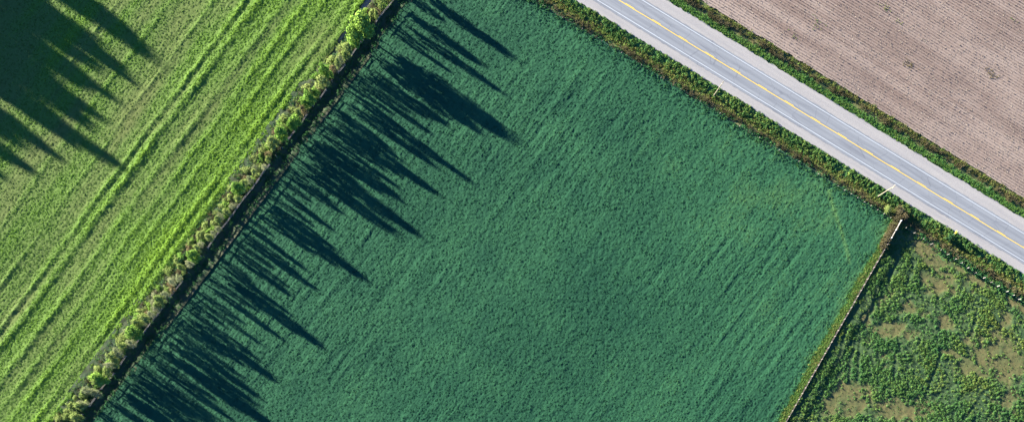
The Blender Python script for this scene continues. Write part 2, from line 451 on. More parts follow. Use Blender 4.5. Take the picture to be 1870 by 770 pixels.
# stubble field ---------------------------------------------------------
def stub_h(X, Y):
    u, v = ROAD.uv(X, Y)
    vv = v+0.25*(noise(u, v*0.3, 18, 2)-0.5)
    rows = 0.5+0.5*np.cos(2*math.pi*(vv-12.4)/0.76)
    env = 0.35+0.65*noise(u*0.4, v, 6, 3)
    z = 0.03*rows+0.02*fbm(X, Y, 1.2, 5)+0.008*noise(X, Y, 0.35, 9)+0.25*fbm(X, Y, 30, 6, 2)
    c = 0.46+0.95*(rows-0.5)*(env*.7+.35)+0.5*(fbm(X, Y, 7, 8)-0.5)+0.5*(fbm(u*.5, v, 28, 12, 2)-.5)+0.45*(noise(u*0.06, v, 1.1, 4)-0.5)+0.55*(noise(u*0.03, v, 2.6, 10)-0.5)
    return z, c
o = patch('stubble_field', ROAD, -70, 100, 12.0, 78, 0.25, lambda px, py, X, Y: in_view(px, py) & (roadv(px, py)+0.5*(noise(X, Y, 2, 3)-0.5) > 12.1), lambda X, Y, U, V: stub_h(X, Y), M['stubble'], resv=0.19)
tag(o, 'pinkish brown harvested corn stubble field with straight rows', 'field', kind='structure')

# pasture ----------------------------------------------------------------
TAN = [(1815, 662, 76, 42, 0), (1552, 724, 56, 34, -.4), (1640, 746, 56, 24, 0), (1622, 600, 30, 18, .3), (1658, 566, 26, 15, 0), (1704, 512, 40, 22, .55),
       (1690, 460, 48, 20, .6), (1762, 502, 66, 16, .62), (1738, 640, 26, 11, .3), (1850, 556, 40, 10, .6), (1590, 570, 12, 22, .4), (1720, 585, 20, 11, 0)]
GROOVES = [[(1643, 455), (1632, 492), (1622, 515)], [(1668, 482), (1658, 512)], [(1562, 625), (1552, 660), (1550, 705)], [(1570, 620), (1566, 680), (1562, 720)],
           [(1635, 645), (1632, 690)], [(1700, 730), (1745, 700)], [(1755, 770), (1800, 712)], [(1720, 640), (1690, 720)], [(1782, 570), (1776, 600)], [(1545, 600), (1530, 660)]]
def tan_mask(px, py, X, Y):
    qx = px+40*(fbm(X, Y, 5, 3)-0.5); qy = py+40*(fbm(X, Y, 5, 8)-0.5)
    m = np.zeros(np.shape(px))
    for cx, cy, rx, ry, a in TAN:
        dx, dy = qx-cx, qy-cy; c, s = math.cos(a), math.sin(a)
        r = np.hypot((dx*c+dy*s)/rx, (-dx*s+dy*c)/ry)
        m = np.maximum(m, 1-sstep(0.55, 1.3, r))
    m = np.maximum(m, 0.7*sstep(0.60, 0.72, fbm(X, Y, 6, 12)))
    return np.clip(m+1.3*(fbm(X, Y, 2.0, 5)-.5)*sstep(0, .25, m), 0, 1)
def groove(px, py): return np.min([seg_dist(px, py, g) for g in GROOVES], 0)
def past_h(X, Y):
    px, py = to_px(X, Y)
    t = tan_mask(px, py, X, Y); g = np.exp(-(groove(px, py)/3.0)**2)
    z = 0.05+(1-t)*(0.06+0.13*fbm(X, Y, 1.3, 5))*(1-.4*g)+0.05*noise(X, Y, 0.7, 4)+0.15*fbm(X, Y, 12, 2)
    c = 0.75-0.6*t+0.5*(fbm(X, Y, 6, 9)-0.5)
    return z, c
def past_keep(px, py, X, Y):
    return in_view(px, py) & (roadv(px, py) < -12.4) & (pfenv(px, py) > -1.6)
o = patch('pasture', PFEN, -3, 100, -2.5, 75, 0.28, past_keep, lambda X, Y, U, V: past_h(X, Y), M['pasture'])
tag(o, 'patchy pasture of dark weeds and tan turf beside the fence', 'pasture', kind='structure')

# ------------------------------------------------------------------ road
rz = -TH
def strip(name, u0, u1, v0, v1, z, mat, parent=None, n=1, edge=0.0):
    """sheet in the road's own frame (x along, y across); edge = ragged margin"""
    us = np.linspace(u0, u1, n+1); b = MB()
    for u in us:
        e0 = edge*(random.random()-0.5); e1 = edge*(random.random()-0.5)
        b.v += [(u, v0+e0, z), (u, v1+e1, z)]
    for i in range(n): b.f.append((2*i, 2*i+2, 2*i+3, 2*i+1))
    return b.build(name, mat, parent)
ro = ROAD.o
g = strip('gravel_shoulder', -95, 115, -6.6, 7.15, 0.10, M['gravel'], None, 260, 0.5)
g.location = (ro[0], ro[1], 0); g.rotation_euler = (0, 0, rz)
tag(g, 'pale pinkish gravel shoulders on both sides of the road', 'shoulder', kind='structure')
r = strip('road', -95, 115, -4.15, 3.95, 0.13, M['asphalt'], None, 200, 0.22)
r.location = (ro[0], ro[1], 0); r.rotation_euler = (0, 0, rz)
tag(r, 'two lane grey asphalt road with yellow centre line', 'road', kind='structure')
strip('edge_line', -95, 115, -3.5, -3.30, 0.136, M['line_white'], r)
strip('edge_line', -95, 115, 3.30, 3.50, 0.136, M['line_white'], r)
# gentle waver of the hand-painted centre line
b = MB(); us = np.linspace(-95, 115, 106)
for u in us:
    w = 0.03*math.sin(u*0.30)+0.01*math.sin(u*0.9+1)
    b.v += [(u, -0.21+w, 0.136), (u, -0.02+w, 0.136)]
for i in range(len(us)-1): b.f.append((2*i, 2*i+2, 2*i+3, 2*i+1))
b.build('centre_line', M['line_yellow'], r)
dash = None
for k in range(23):
    if dash is None: dash = strip('centre_dash', 0, 3.0, 0.07, 0.20, 0.136, M['line_yellow'], r); d = dash
    else: d = dash.copy(); col.objects.link(d)
    d.location = (-93+9.0*k, 0.03*math.sin((-93+9*k)*0.30), 0)

# ------------------------------------------------------------------ scattered plants: prototypes live in unlinked collections
def leaf_quads(n, rad, h0, h1, size, tilt, narrow=1.0, dome=0.5):
    v = []; f = []
    for i in range(n):
        a = random.random()*2*math.pi; r = rad*math.sqrt(random.random())
        z = h0+(h1-h0)*((1-(r/rad)**2)*dome+random.random()*(1-dome))
        c = Vector((r*math.cos(a), r*math.sin(a), z))
        nrm = Vector((math.cos(a)*tilt*(r/rad+0.2)+random.uniform(-.5, .5)*tilt, math.sin(a)*tilt*(r/rad+.2)+random.uniform(-.5, .5)*tilt, 1)).normalized()
        t = nrm.orthogonal().normalized(); t = Matrix.Rotation(random.random()*6.28, 3, nrm) @ t
        s = nrm.cross(t); L = size*random.uniform(.7, 1.3); w = L*narrow
        b = len(v)
        v += [tuple(c-t*L*.5), tuple(c+s*w*.5+nrm*L*.12), tuple(c+t*L*.5-nrm*L*0.08), tuple(c-s*w*.5+nrm*L*.12)]
        f.append((b, b+1, b+2, b+3))
    return v, f
def blade_tuft(n, rad, h, w):
    v = []; f = []
    for i in range(n):
        a = random.random()*6.28; r = rad*random.random(); ln = random.uniform(.2, .9)
        p = Vector((r*math.cos(a)*.4, r*math.sin(a)*.4, 0)); d = Vector((math.cos(a)*ln, math.sin(a)*ln, 1)).normalized()
        s = Vector((-math.sin(a), math.cos(a), 0))*w; hh = h*random.uniform(.6, 1.1); b = len(v)
        m = p+d*hh*.6; e = p+d*hh+Vector((math.cos(a), math.sin(a), -.4))*hh*.25
        v += [tuple(p-s), tuple(p+s), tuple(m+s), tuple(m-s), tuple(e+s*.3), tuple(e-s*.3)]
        f += [(b, b+1, b+2, b+3), (b+3, b+2, b+4, b+5)]
    return v, f
def stalk_tuft(n, rad, h, w):
    v = []; f = []
    for i in range(n):
        a = random.random()*6.28; p = Vector((rad*random.uniform(-1, 1), rad*random.uniform(-1, 1), 0))
        e = p+Vector((random.uniform(-.3, .3)*h, random.uniform(-.3, .3)*h, h*random.uniform(.6, 1.1)))
        s = Vector((math.cos(a), math.sin(a), 0))*w; s2 = Vector((-s.y, s.x, 0))
        for q in (s, s2):
            b = len(v); v += [tuple(p-q), tuple(p+q), tuple(e+q), tuple(e-q)]; f.append((b, b+1, b+2, b+3))
        if random.random() < .8:      # seed head / broken leaf
            b = len(v); v += [tuple(e-s*3), tuple(e-s2*3), tuple(e+s*3), tuple(e+s2*3)]; f.append((b, b+1, b+2, b+3))
    return v, f
def straw(n, rad, L, w):
    v = []; f = []
    for i in range(n):
        a = random.gauss(0, .7); c = Vector((random.uniform(-rad, rad), random.uniform(-rad, rad)*.5, random.uniform(.0, .06)))
        d = Vector((math.cos(a), math.sin(a), random.uniform(-.2, .25))); s = Vector((-math.sin(a), math.cos(a), random.uniform(-.4, .4)))*w
        l = L*random.uniform(.4, 1); b = len(v)
        v += [tuple(c-d*l/2-s), tuple(c+d*l/2-s), tuple(c+d*l/2+s), tuple(c-d*l/2+s)]; f.append((b, b+1, b+2, b+3))
    return v, f
def protos(name, mat, maker, k=4):
    c = bpy.data.collections.new(name)
    for i in range(k):
        v, f = maker(); me = bpy.data.meshes.new(name); me.from_pydata(v, [], f); me.materials.append(mat)
        o = bpy.data.objects.new('%s_%02d' % (name, i), me); c.objects.link(o)
    return c
P_SOY = protos('soy_plant', M['leaf_soy'], lambda: leaf_quads(11, .34, .02, .15, .20, .55, .8))
P_LEFT = protos('clover_plant', M['leaf_left'], lambda: leaf_quads(13, .36, .02, .16, .20, .6, .8))
P_WEED = protos('weed_plant', M['leaf_weed'], lambda: leaf_quads(22, .48, .05, .45, .25, .8, .7))
P_TURF = protos('pasture_weed', M['leaf_weed'], lambda: leaf_quads(20, .46, .03, .36, .24, .75, .7))
P_GRASS = protos('grass_tuft', M['blade'], lambda: blade_tuft(16, .45, .65, .04))
P_DRY = protos('dry_tuft', M['dry'], lambda: stalk_tuft(9, .4, .8, .025))
P_STRAW = protos('straw_bits', M['straw'], lambda: straw(7, .35, .5, .05))
P_STALK = protos('corn_stub', M['straw'], lambda: stalk_tuft(3, .16, .26, .035))

def scatter(name, coll, pts, scl, tint, label, cat, parent=None):
    n = len(pts)
    me = bpy.data.meshes.new(name); me.vertices.add(n); me.vertices.foreach_set('co', np.asarray(pts, np.float32).ravel())
    for nm, a in (('scl', scl), ('rz', rng.random(n)*6.283), ('tint', tint)):
        at = me.attributes.new(nm, 'FLOAT', 'POINT'); at.data.foreach_set('value', np.broadcast_to(np.asarray(a, np.float32), (n,)).copy())
    o = link(name, me)
    ng = bpy.data.node_groups.new(name, 'GeometryNodeTree')
    ng.interface.new_socket('Geometry', in_out='INPUT', socket_type='NodeSocketGeometry')
    ng.interface.new_socket('Geometry', in_out='OUTPUT', socket_type='NodeSocketGeometry')
    N, L = ng.nodes, ng.links
    gi = N.new('NodeGroupInput'); go = N.new('NodeGroupOutput'); ip = N.new('GeometryNodeInstanceOnPoints'); ci = N.new('GeometryNodeCollectionInfo')
    ci.inputs['Collection'].default_value = coll; ci.inputs['Separate Children'].default_value = True; ci.inputs['Reset Children'].default_value = True
    m2p = N.new('GeometryNodeMeshToPoints'); L.new(gi.outputs[0], m2p.inputs['Mesh'])
    ip.inputs['Pick Instance'].default_value = True
    def na(nm):
        q = N.new('GeometryNodeInputNamedAttribute'); q.data_type = 'FLOAT'; q.inputs['Name'].default_value = nm; return q.outputs[0]
    cx = N.new('ShaderNodeCombineXYZ'); L.new(na('rz'), cx.inputs[2])
    L.new(cx.outputs[0], ip.inputs['Rotation']); L.new(na('scl'), ip.inputs['Scale'])
    L.new(m2p.outputs[0], ip.inputs['Points']); L.new(ci.outputs[0], ip.inputs['Instance']); L.new(ip.outputs[0], go.inputs[0])
    md = o.modifiers.new('scatter', 'NODES'); md.node_group = ng
    if parent: o.parent = parent
    return tag(o, label, cat, kind='stuff')
def rand_pts(n, x0, x1, y0, y1): return rng.uniform(x0, x1, n), rng.uniform(y0, y1, n)
def frame_pts(fr, n, u0, u1, v0, v1):
    return fr.xy(rng.uniform(u0, u1, n), rng.uniform(v0, v1, n))

# beans ------------------------------------------------------------------
X, Y = rand_pts(150000, W(-EXT, 0).x, W(1870+EXT, 0).x, W(0, 770+EXT).y, W(0, -EXT).y)
px, py = to_px(X, Y); k = crop_keep(px, py, X, Y) & in_view(px, py, 60); X, Y = X[k], Y[k]; px, py = px[k], py[k]
z, c = crop_h(X, Y)
edge = np.exp(-((roadv(px, py)+13.4)/2.2)**2)+np.exp(-((pfenv(px, py)+2.0)/1.8)**2)*(noise(X, Y, 4, 4) > .5)
scatter('bean_plants', P_SOY, np.stack([X, Y, z-0.06], -1), 0.55+0.4*rng.random(len(X))**2+0.5*edge, np.clip(c, 0, .95)+0.22*(rng.random(len(X))-.5)-0.05*edge,
        'dense low bean plants covering the large middle field', 'crop')
# left crop ---------------------------------------------------------------
X, Y = frame_pts(HEDGE, 150000, -60, 190, 5, 110)
px, py = to_px(X, Y); k = left_keep(px, py, X, Y) & in_view(px, py, 60); X, Y = X[k], Y[k]
z, c = left_h(X, Y)
k = rng.random(len(X)) < 0.30+1.3*c; X, Y, z, c = X[k], Y[k], z[k], c[k]
scatter('clover_plants', P_LEFT, np.stack([X, Y, z-0.05], -1), 0.40+0.4*rng.random(len(X))+0.6*np.clip(c-.45, 0, .6)*rng.random(len(X)), c+0.25*(rng.random(len(X))-.5)+.05,
        'bright yellow green leafy plants growing along the mown swaths', 'crop')
# pasture weeds ------------------------------------------------------------
X, Y = frame_pts(PFEN, 56000, -2, 95, 0.3, 72)
px, py = to_px(X, Y); k = past_keep(px, py, X, Y) & in_view(px, py, 60); X, Y, px, py = X[k], Y[k], px[k], py[k]
t = tan_mask(px, py, X, Y); gd = groove(px, py)
dens = (1-t)*(0.22+1.0*sstep(.38, .56, fbm(X, Y, 4.5, 13, 3)))*(gd > 3.2)
z, c = past_h(X, Y)
k = rng.random(len(X)) < dens*1.15+.02
q = sstep(.4, .6, fbm(X, Y, 14, 2))
scatter('pasture_weeds', P_TURF, np.stack([X, Y, z-0.1], -1)[k], (0.40+0.7*rng.random(len(X))**1.6)[k], (0.30+0.5*fbm(X, Y, 6, 4)+0.35*q*rng.random(len(X)))[k],
        'dark green weed clumps spreading over the pasture', 'weeds')
k = (rng.random(len(X)) < 0.14*t+0.04)
scatter('pasture_grass', P_GRASS, np.stack([X, Y, z-.02], -1)[k], (0.14+0.16*rng.random(len(X)))[k], (0.3+0.4*rng.random(len(X)))[k],
        'short tan grass tufts on the bare pasture patches', 'grass')
# grass strip left of the pasture fence ------------------------------------
n = 4200; u = rng.uniform(-4, 75, n); v = -1.1+0.5*rng.standard_normal(n)+.5*(noise(u, 0*u, 7, 3)-.5); X, Y = PFEN.xy(u, v)
scatter('fence_grass', P_GRASS, np.stack([X, Y, 0*X+.25], -1), 0.5+.4*rng.random(n), np.clip(0.12+0.62*fbm(X, Y, 3, 4)*rng.random(n)+.1*rng.random(n), 0, 1),
        'yellow green uncut grass strip along the pasture fence', 'grass')
n = 150; u = rng.uniform(-4, 9, n); v = rng.uniform(-2.6, -.3, n)*np.interp(u, [-4, 12], [1, .4]); X, Y = PFEN.xy(u, v)
scatter('fence_corner_weeds', P_DRY, np.stack([X, Y, 0*X+.2], -1), 1.0+.6*rng.random(n), .2+.45*rng.random(n), 'brown dead weeds in the fence corner by the road', 'weeds')
# verges --------------------------------------------------------------------
def verge(n, d0, d1, side, prof, coll, s0, s1, t0, t1, name, label, cat, dz=-.05):
    u = rng.uniform(-80, 100, n); d = rng.uniform(d0, d1, n)
    keep = rng.random(n) < prof(d, u); u, d = u[keep], d[keep]
    v = (-6.5-d) if side < 0 else (7.1+d)
    X, Y = ROAD.xy(u, v); z, c = verge_h(X, Y)
    px, py = to_px(X, Y); k = in_view(px, py, 60); X, Y, z = X[k], Y[k], z[k]
    m = len(X); scatter(name, coll, np.stack([X, Y, z+dz], -1), s0+(s1-s0)*rng.random(m)**1.4, t0+(t1-t0)*np.clip(.6*fbm(X, Y, 3, 5)+.4*rng.random(m), 0, 1), label, cat)
clump = lambda u, d, k: sstep(.38, .6, fbm(u, d, 2.4, k))
verge(5200, 0.15, 4.0, -1, lambda d, u: (1-sstep(1.9, 4.0, d))*(.3+.8*clump(u, d, 3)), P_WEED, .6, 1.25, .20, .95, 'verge_weeds', 'green leafy weeds along the near gravel edge', 'weeds')
verge(5500, 1.8, 6.5, -1, lambda d, u: np.exp(-((d-3.6)/1.3)**2), P_GRASS, .5, 1.0, .15, .85, 'ditch_grass', 'olive and yellow grass along the near ditch', 'grass')
verge(4200, 3.6, 7.4, -1, lambda d, u: np.exp(-((d-5.2-1.2*(noise(u, d*0, 6, 2)-.5))/.8)**2)*(.1+.7*clump(u, d, 6)), P_DRY, .6, 1.15, .0, .85, 'ditch_dead_weeds', 'brown dead weeds between the ditch and the beans', 'weeds')
verge(2200, 5.4, 7.8, -1, lambda d, u: (.2+.9*clump(u, d, 9)), P_WEED, .6, 1.3, .0, .45, 'field_edge_weeds', 'dark green weeds on the bean field edge by the ditch', 'weeds')
verge(5200, 0.1, 2.6, 1, lambda d, u: 1-sstep(1.3, 2.6, d), P_GRASS, .4, .75, .0, .40, 'far_verge_grass', 'bright green grass on the far side of the road', 'grass')
verge(1500, 0.8, 3.2, 1, lambda d, u: clump(u, d, 4), P_WEED, .5, 1.0, .15, .6, 'far_verge_weeds', 'leafy weeds on the far side of the road', 'weeds')
verge(2600, 2.0, 4.9, 1, lambda d, u: np.exp(-((d-3.2-.8*(noise(u, d*0, 5, 3)-.5))/.7)**2)*(.1+.9*clump(u, d, 7)), P_DRY, .6, 1.1, .0, .8, 'far_verge_dead_weeds', 'brown dead weeds along the stubble edge', 'weeds')
verge(2600, 3.0, 5.3, 1, lambda d, u: np.exp(-((d-4.3)/.8)**2), P_GRASS, .5, .9, .25, .8, 'stubble_edge_grass', 'olive grass along the stubble edge', 'grass')
# stubble -------------------------------------------------------------------
n = 26000; u = rng.uniform(-70, 100, n); row = rng.integers(0, 86, n); v = 12.78+row*0.76+.07*rng.standard_normal(n)
X, Y = ROAD.xy(u, v+0.0); px, py = to_px(X, Y); k = in_view(px, py, 60); X, Y = X[k], Y[k]; z, c = stub_h(X, Y)
scatter('corn_stubs', P_STALK, np.stack([X, Y, z-.02], -1), .3+.35*rng.random(len(X)), .1+.5*rng.random(len(X)), 'rows of cut corn stalk stubs in the brown field', 'stubble')
n = 9000; u = rng.uniform(-70, 100, n); v = 12.4+.76*rng.integers(0, 86, n)+.13*rng.standard_normal(n); X, Y = ROAD.xy(u, v); px, py = to_px(X, Y); k = in_view(px, py, 60); X, Y = X[k], Y[k]; z, c = stub_h(X, Y)
scatter('corn_residue', P_STRAW, np.stack([X, Y, z], -1), .25+.4*rng.random(len(X)), .3+.55*rng.random(len(X)), 'pale straw residue strewn over the corn stubble', 'straw')
pts = []; 
for cx, cy, rx, m_ in ((1660, 120, 14, 45), (1808, 135, 16, 50), (1615, 15, 12, 25), (1642, 42, 10, 12), (1490, 40, 22, 25), (1850, 38, 8, 8), (1450, 70, 16, 14)):
    for i in range(m_):
        a = random.gauss(0, .5)*rx; b_ = random.gauss(0, .25)*rx
        w = W(cx+a*.85-b_*.5, cy+a*.5+b_*.85); pts.append((w.x, w.y, .25, 0.75 if (cx, cy) in ((1660, 120), (1808, 135)) else .35))
pts = np.array(pts)
pts[:, 2] = stub_h(pts[:, 0], pts[:, 1])[0]-.02
scatter('stubble_weeds', P_GRASS, pts[:, :3], .22+.2*rng.random(len(pts)), pts[:, 3]+.2*rng.random(len(pts)), 'small weed patches regrown in the corn stubble', 'weeds')
# hedge floor plants -----------------------------------------------------------
n = 5200; u = rng.uniform(-25, 175, n); v = rng.uniform(-3.9, 6.6, n); X, Y = HEDGE.xy(u, v); z, c = hedge_h(X, Y)
k = (rng.random(n) < np.where((v > 4.9) & (u < 35), .02, .7)); 
scatter('hedge_weeds', P_WEED, np.stack([X, Y, z-.05], -1)[k], (.45+.5*rng.random(n))[k], (.2+.7*rng.random(n)*sstep(-1, 4, v))[k], 'dark weeds growing at the foot of the hedgerow', 'weeds')
n = 3000; u = rng.uniform(-25, 175, n); v = rng.uniform(0.2, 5.6, n); X, Y = HEDGE.xy(u, v); z, c = hedge_h(X, Y)
k = rng.random(n) < clump(u, v, 5)
scatter('hedge_dead_weeds', P_DRY, np.stack([X, Y, z-.05], -1)[k], (.45+.4*rng.random(n))[k], (.15+.7*rng.random(n))[k], 'brown and straw coloured dead weeds under the hedgerow', 'weeds')

# ------------------------------------------------------------------ trees
def tree_meshes(seed, h, w, base_h, nleaf, leaf, twig=False, clumps=14):
    """trunk mesh with limbs; crown mesh of leaf-sized faces gathered in uneven clumps (unit: metres)"""
    rd = random.Random(seed)
    tb = MB(); top = Vector((rd.uniform(-.2, .2), rd.uniform(-.2, .2), h*.82))
    tb.tube([(0, 0, -.25), (0.03, 0, h*.2), tuple(top*.55), tuple(top)], [h*.022, h*.018, h*.012, h*.004], 7)
    cents = []
    for i in range(clumps):
        t = (i+.5)/clumps; zz = base_h+(h-base_h)*(t**.9)*.93
        k = (zz-base_h)/(h-base_h)
        prof = math.sin(math.pi*min(1, .18+k*.80))**.8
        a = i*2.4+rd.uniform(-.5, .5); rr = w*.5*prof*rd.uniform(.35, .85)
        c = Vector((math.cos(a)*rr, math.sin(a)*rr, zz)); cents.append((c, w*rd.uniform(.15, .27)))
        st = Vector((0, 0, max(h*.12, zz-rr*.9-.2)))
        tb.tube([tuple(st), tuple(st.lerp(c, .55)+Vector((0, 0, -.1*rr))), tuple(c)], [h*.008, h*.005, h*.002], 5)
        if twig:
            for j in range(5):
                d = Vector((rd.gauss(0, 1), rd.gauss(0, 1), rd.gauss(.5, .8))).normalized()
                tb.tube([tuple(c), tuple(c+d*w*.22)], [h*.003+.01, .008], 4)
    cents.append((Vector((top.x, top.y, h*.9)), w*.15))
    v = []; f = []
    for i in range(nleaf):
        c, r = rd.choice(cents)
        d = Vector((rd.gauss(0, 1), rd.gauss(0, 1), rd.gauss(0, 1))).normalized()
        p = c+d*r*(rd.random()**.4)*rd.choice((1, 1, 1, 1.25)); p.z = max(p.z, base_h*.6+.1)
        n = (d+Vector((rd.uniform(-.8, .8), rd.uniform(-.8, .8), rd.uniform(-.3, .9)))).normalized()
        t = n.orthogonal().normalized(); t = Matrix.Rotation(rd.random()*6.28, 3, n) @ t; s = n.cross(t)
        L = leaf*rd.uniform(.6, 1.3); wd = L*(.28 if twig else .75); b = len(v)
        v += [tuple(p-t*L*.5), tuple(p+s*wd*.5), tuple(p+t*L*.5), tuple(p-s*wd*.5)]; f.append((b, b+1, b+2, b+3))
    cm = bpy.data.meshes.new('crown'); cm.from_pydata(v, [], f); cm.update()
    return tb.me('trunk'), cm

PROTO = {}   # kind -> list of (trunk, crown, nominal height, nominal width)
def add_proto(kind, bark, leafm, n, h, w, base_h, nleaf, leaf, twig=False, clumps=14):
    PROTO[kind] = []
    for i in range(n):
        t, c = tree_meshes(hash(kind) % 1 + i*31+len(kind)*7, h, w, base_h, nleaf, leaf, twig, clumps)
        t.materials.append(M[bark]); c.materials.append(M[leafm]); PROTO[kind].append((t, c, h, w))
add_proto('bright', 'bark', 'bright_leaf', 3, 6, 3.6, 1.6, 2600, .32, False, 20)
add_proto('olive', 'bark', 'olive_leaf', 3, 6, 3.4, 1.6, 2000, .30, False, 18)
add_proto('grey', 'bark_pale', 'grey_leaf', 3, 4, 3.0, .9, 1300, .34, True, 16)
add_proto('brown', 'bark', 'brown_leaf', 2, 3, 2.4, .4, 600, .26, False, 12)
add_proto('dark', 'bark', 'dark_leaf', 2, 2, 2.2, .15, 700, .28, False, 12)
add_proto('tall', 'bark', 'dark_leaf', 3, 14, 6.5, 2.2, 2600, .6, False, 24)
add_proto('lush', 'bark', 'bright_leaf', 3, 2, 2.2, .15, 650, .25, False, 12)
add_proto('shrubby', 'bark', 'olive_leaf', 3, 2, 2.2, .15, 650, .25, False, 12)

def plant(name, kind, x, y, z, h, w, label, cat, group, rot=None):
    i = random.randrange(len(PROTO[kind])); t, c, h0, w0 = PROTO[kind][i]
    e = empty(name, (x, y, z), random.random()*6.28)
    k = random.uniform(.8, 1.25); e.scale = (w/w0*k, w/w0/k, h/h0)
    if h < 5: e.rotation_euler[0] = random.uniform(-.15, .15); e.rotation_euler[1] = random.uniform(-.15, .15)
    for nm, me in (('trunk', t), ('crown', c)):
        o = bpy.data.objects.new(nm, me); col.objects.link(o); o.parent = e
    return tag(e, label, cat, group)

def ordn(n):
    if 10 < n % 100 < 14: return '%dth' % n
    return '%d%s' % (n, {1: 'st', 2: 'nd', 3: 'rd'}.get(n % 10, 'th'))

# hedgerow trees: base pixel and height from where each shadow ends in the bean field
HT = [(743, -29, 6.6, 3.4, 'bright'), (731, -15, 2.8, 2.2, 'olive'), (716, 6, 5.7, 2.8, 'bright'), (704, 23, 7.5, 3.0, 'olive'), (696, 34, 3.0, 2.0, 'brown'),
      (672, 72, 8.9, 6.6, 'bright'), (657, 88, 7.4, 5.0, 'bright'), (641, 108, 6.0, 3.2, 'olive'), (628, 124, 4.3, 2.6, 'grey'), (616, 140, 3.6, 2.2, 'brown'), (605, 154, 8.3, 2.6, 'bright'),
      (598, 166, 6.6, 3.2, 'olive'), (586, 180, 4.5, 2.6, 'bright'), (573, 196, 7.4, 3.3, 'bright'), (560, 213, 4.8, 2.6, 'brown'), (546, 236, 6.1, 3.6, 'bright'), (533, 250, 4.6, 2.6, 'olive'), (525, 261, 7.9, 3.4, 'bright'), (511, 279, 7.1, 3.0, 'olive'),
      (502, 292, 3.9, 2.4, 'brown'), (488, 312, 2.6, 2.0, 'grey'), (466, 340, 3.6, 2.4, 'grey'), (452, 360, 7.2, 3.2, 'bright'), (443, 372, 4.4, 2.4, 'olive'), (433, 384, 2.4, 2.0, 'grey'),
      (426, 394, 4.7, 2.4, 'olive'), (417, 405, 4.6, 2.4, 'grey'), (404, 424, 3.2, 2.4, 'grey'), (392, 440, 4.8, 2.6, 'olive'), (380, 456, 3.0, 2.4, 'grey'), (366, 476, 7.3, 3.4, 'bright'), (356, 490, 4.0, 2.6, 'grey'),
      (336, 515, 3.7, 2.6, 'grey'), (322, 534, 3.0, 2.4, 'brown'), (306, 556, 6.6, 3.0, 'olive'), (295, 570, 4.0, 2.8, 'grey'), (281, 589, 6.4, 3.2, 'olive'), (262, 614, 8.0, 4.0, 'bright'), (249, 632, 4.6, 3.4, 'grey'),
      (234, 652, 5.4, 3.2, 'grey'), (222, 668, 4.6, 3.0, 'olive'), (212, 683, 5.0, 3.2, 'olive'), (203, 700, 6.8, 4.2, 'bright'), (188, 722, 4.2, 3.2, 'grey'), (172, 744, 4.6, 3.4, 'grey'), (156, 766, 5.5, 3.2, 'olive'), (140, 788, 5.0, 3.0, 'grey')]
HT += [(x, 961-1.333*x+random.uniform(-4, 4), h, w, k) for x, h, w, k in [(477, 4.6, 1.9, 'olive'), (459, 5.2, 1.8, 'olive'), (411, 5.6, 1.8, 'olive'), (398, 4.4, 1.7, 'grey'), (374, 5.4, 2.0, 'olive'), (348, 5.8, 2.0, 'olive'), (329, 5.0, 1.9, 'grey'),
       (314, 5.4, 2.0, 'grey'), (300, 5.0, 2.0, 'olive'), (288, 5.2, 2.0, 'grey'), (272, 6.6, 2.4, 'olive'), (256, 6.4, 2.6, 'grey'), (243, 6.2, 2.4, 'olive'), (228, 6.6, 2.6, 'olive'), (217, 5.8, 2.6, 'grey'), (197, 6.4, 2.6, 'olive'), (180, 6.2, 2.6, 'grey'), (164, 6.0, 2.6, 'olive'),
       (690, 4.6, 1.6, 'olive'), (635, 5.0, 1.6, 'olive'), (622, 5.6, 1.7, 'olive'), (610, 4.8, 1.6, 'bright'), (580, 5.4, 1.7, 'olive'), (566, 5.6, 1.8, 'bright'), (553, 6.0, 1.8, 'olive'), (539, 5.4, 1.7, 'bright'), (518, 5.2, 1.7, 'olive'), (495, 4.4, 1.6, 'olive')]]
HT.sort(key=lambda r: r[1])
LOOK = {'bright': 'bright green leafy tree', 'olive': 'dull olive green tree', 'grey': 'pale grey half bare tree', 'brown': 'rusty brown leafy tree'}
cnt = {}
for i, (px, py, h, w, kind) in enumerate(HT):
    cnt[kind] = cnt.get(kind, 0)+1
    p = W(px, py); off = random.uniform(0.2, 1.6)
    x, y = p.x-0.8*off, p.y+0.6*off
    z = float(hedge_h(np.array([x]), np.array([y]))[0][0])-.05
    size = 'tall ' if h > 7 else ('small ' if h < 4 else '')
    lab = '%s%s, %s of its colour from hedgerow top' % (size, LOOK[kind], ordn(cnt[kind]))
    if (px, py) == (672, 72): lab = 'biggest bright green tree of the hedgerow, casting the widest shadow'
    plant('hedgerow_tree', kind, x, y, z, h, w*(1.05 if h > 5 else .9), lab, 'tree', 'trees along the hedgerow')

# low shrubs filling the hedge
SL = {'lush': 'low bright green shrub', 'shrubby': 'low olive green shrub', 'grey': 'low pale grey twiggy shrub', 'brown': 'low rusty brown shrub', 'dark': 'low dark green shrub'}
cnt = {}
u = -20.0
while u < 172:
    kind = random.choices(['lush', 'shrubby', 'grey', 'brown', 'dark'], [.42 if u < 75 else .26, .42, .14 if u > 60 else .04, .08, .08])[0]
    v = random.choice((random.uniform(1.0, 2.6), random.uniform(2.2, 4.9)))
    x, y = HEDGE.xy(u, v); h = random.uniform(.45, .85) if v < 2.4 else random.uniform(.6, 1.25); w = random.uniform(1.6, 3.4)
    z = float(hedge_h(np.array([x]), np.array([y]))[0][0])-.05
    cnt[kind] = cnt.get(kind, 0)+1
    plant('hedge_shrub', kind, x, y, z, h, w, '%s in the hedgerow, %s of its colour from the top end' % (SL[kind], ordn(cnt[kind])), 'shrub', 'low shrubs filling the hedgerow')
    u += random.uniform(.6, 1.1)

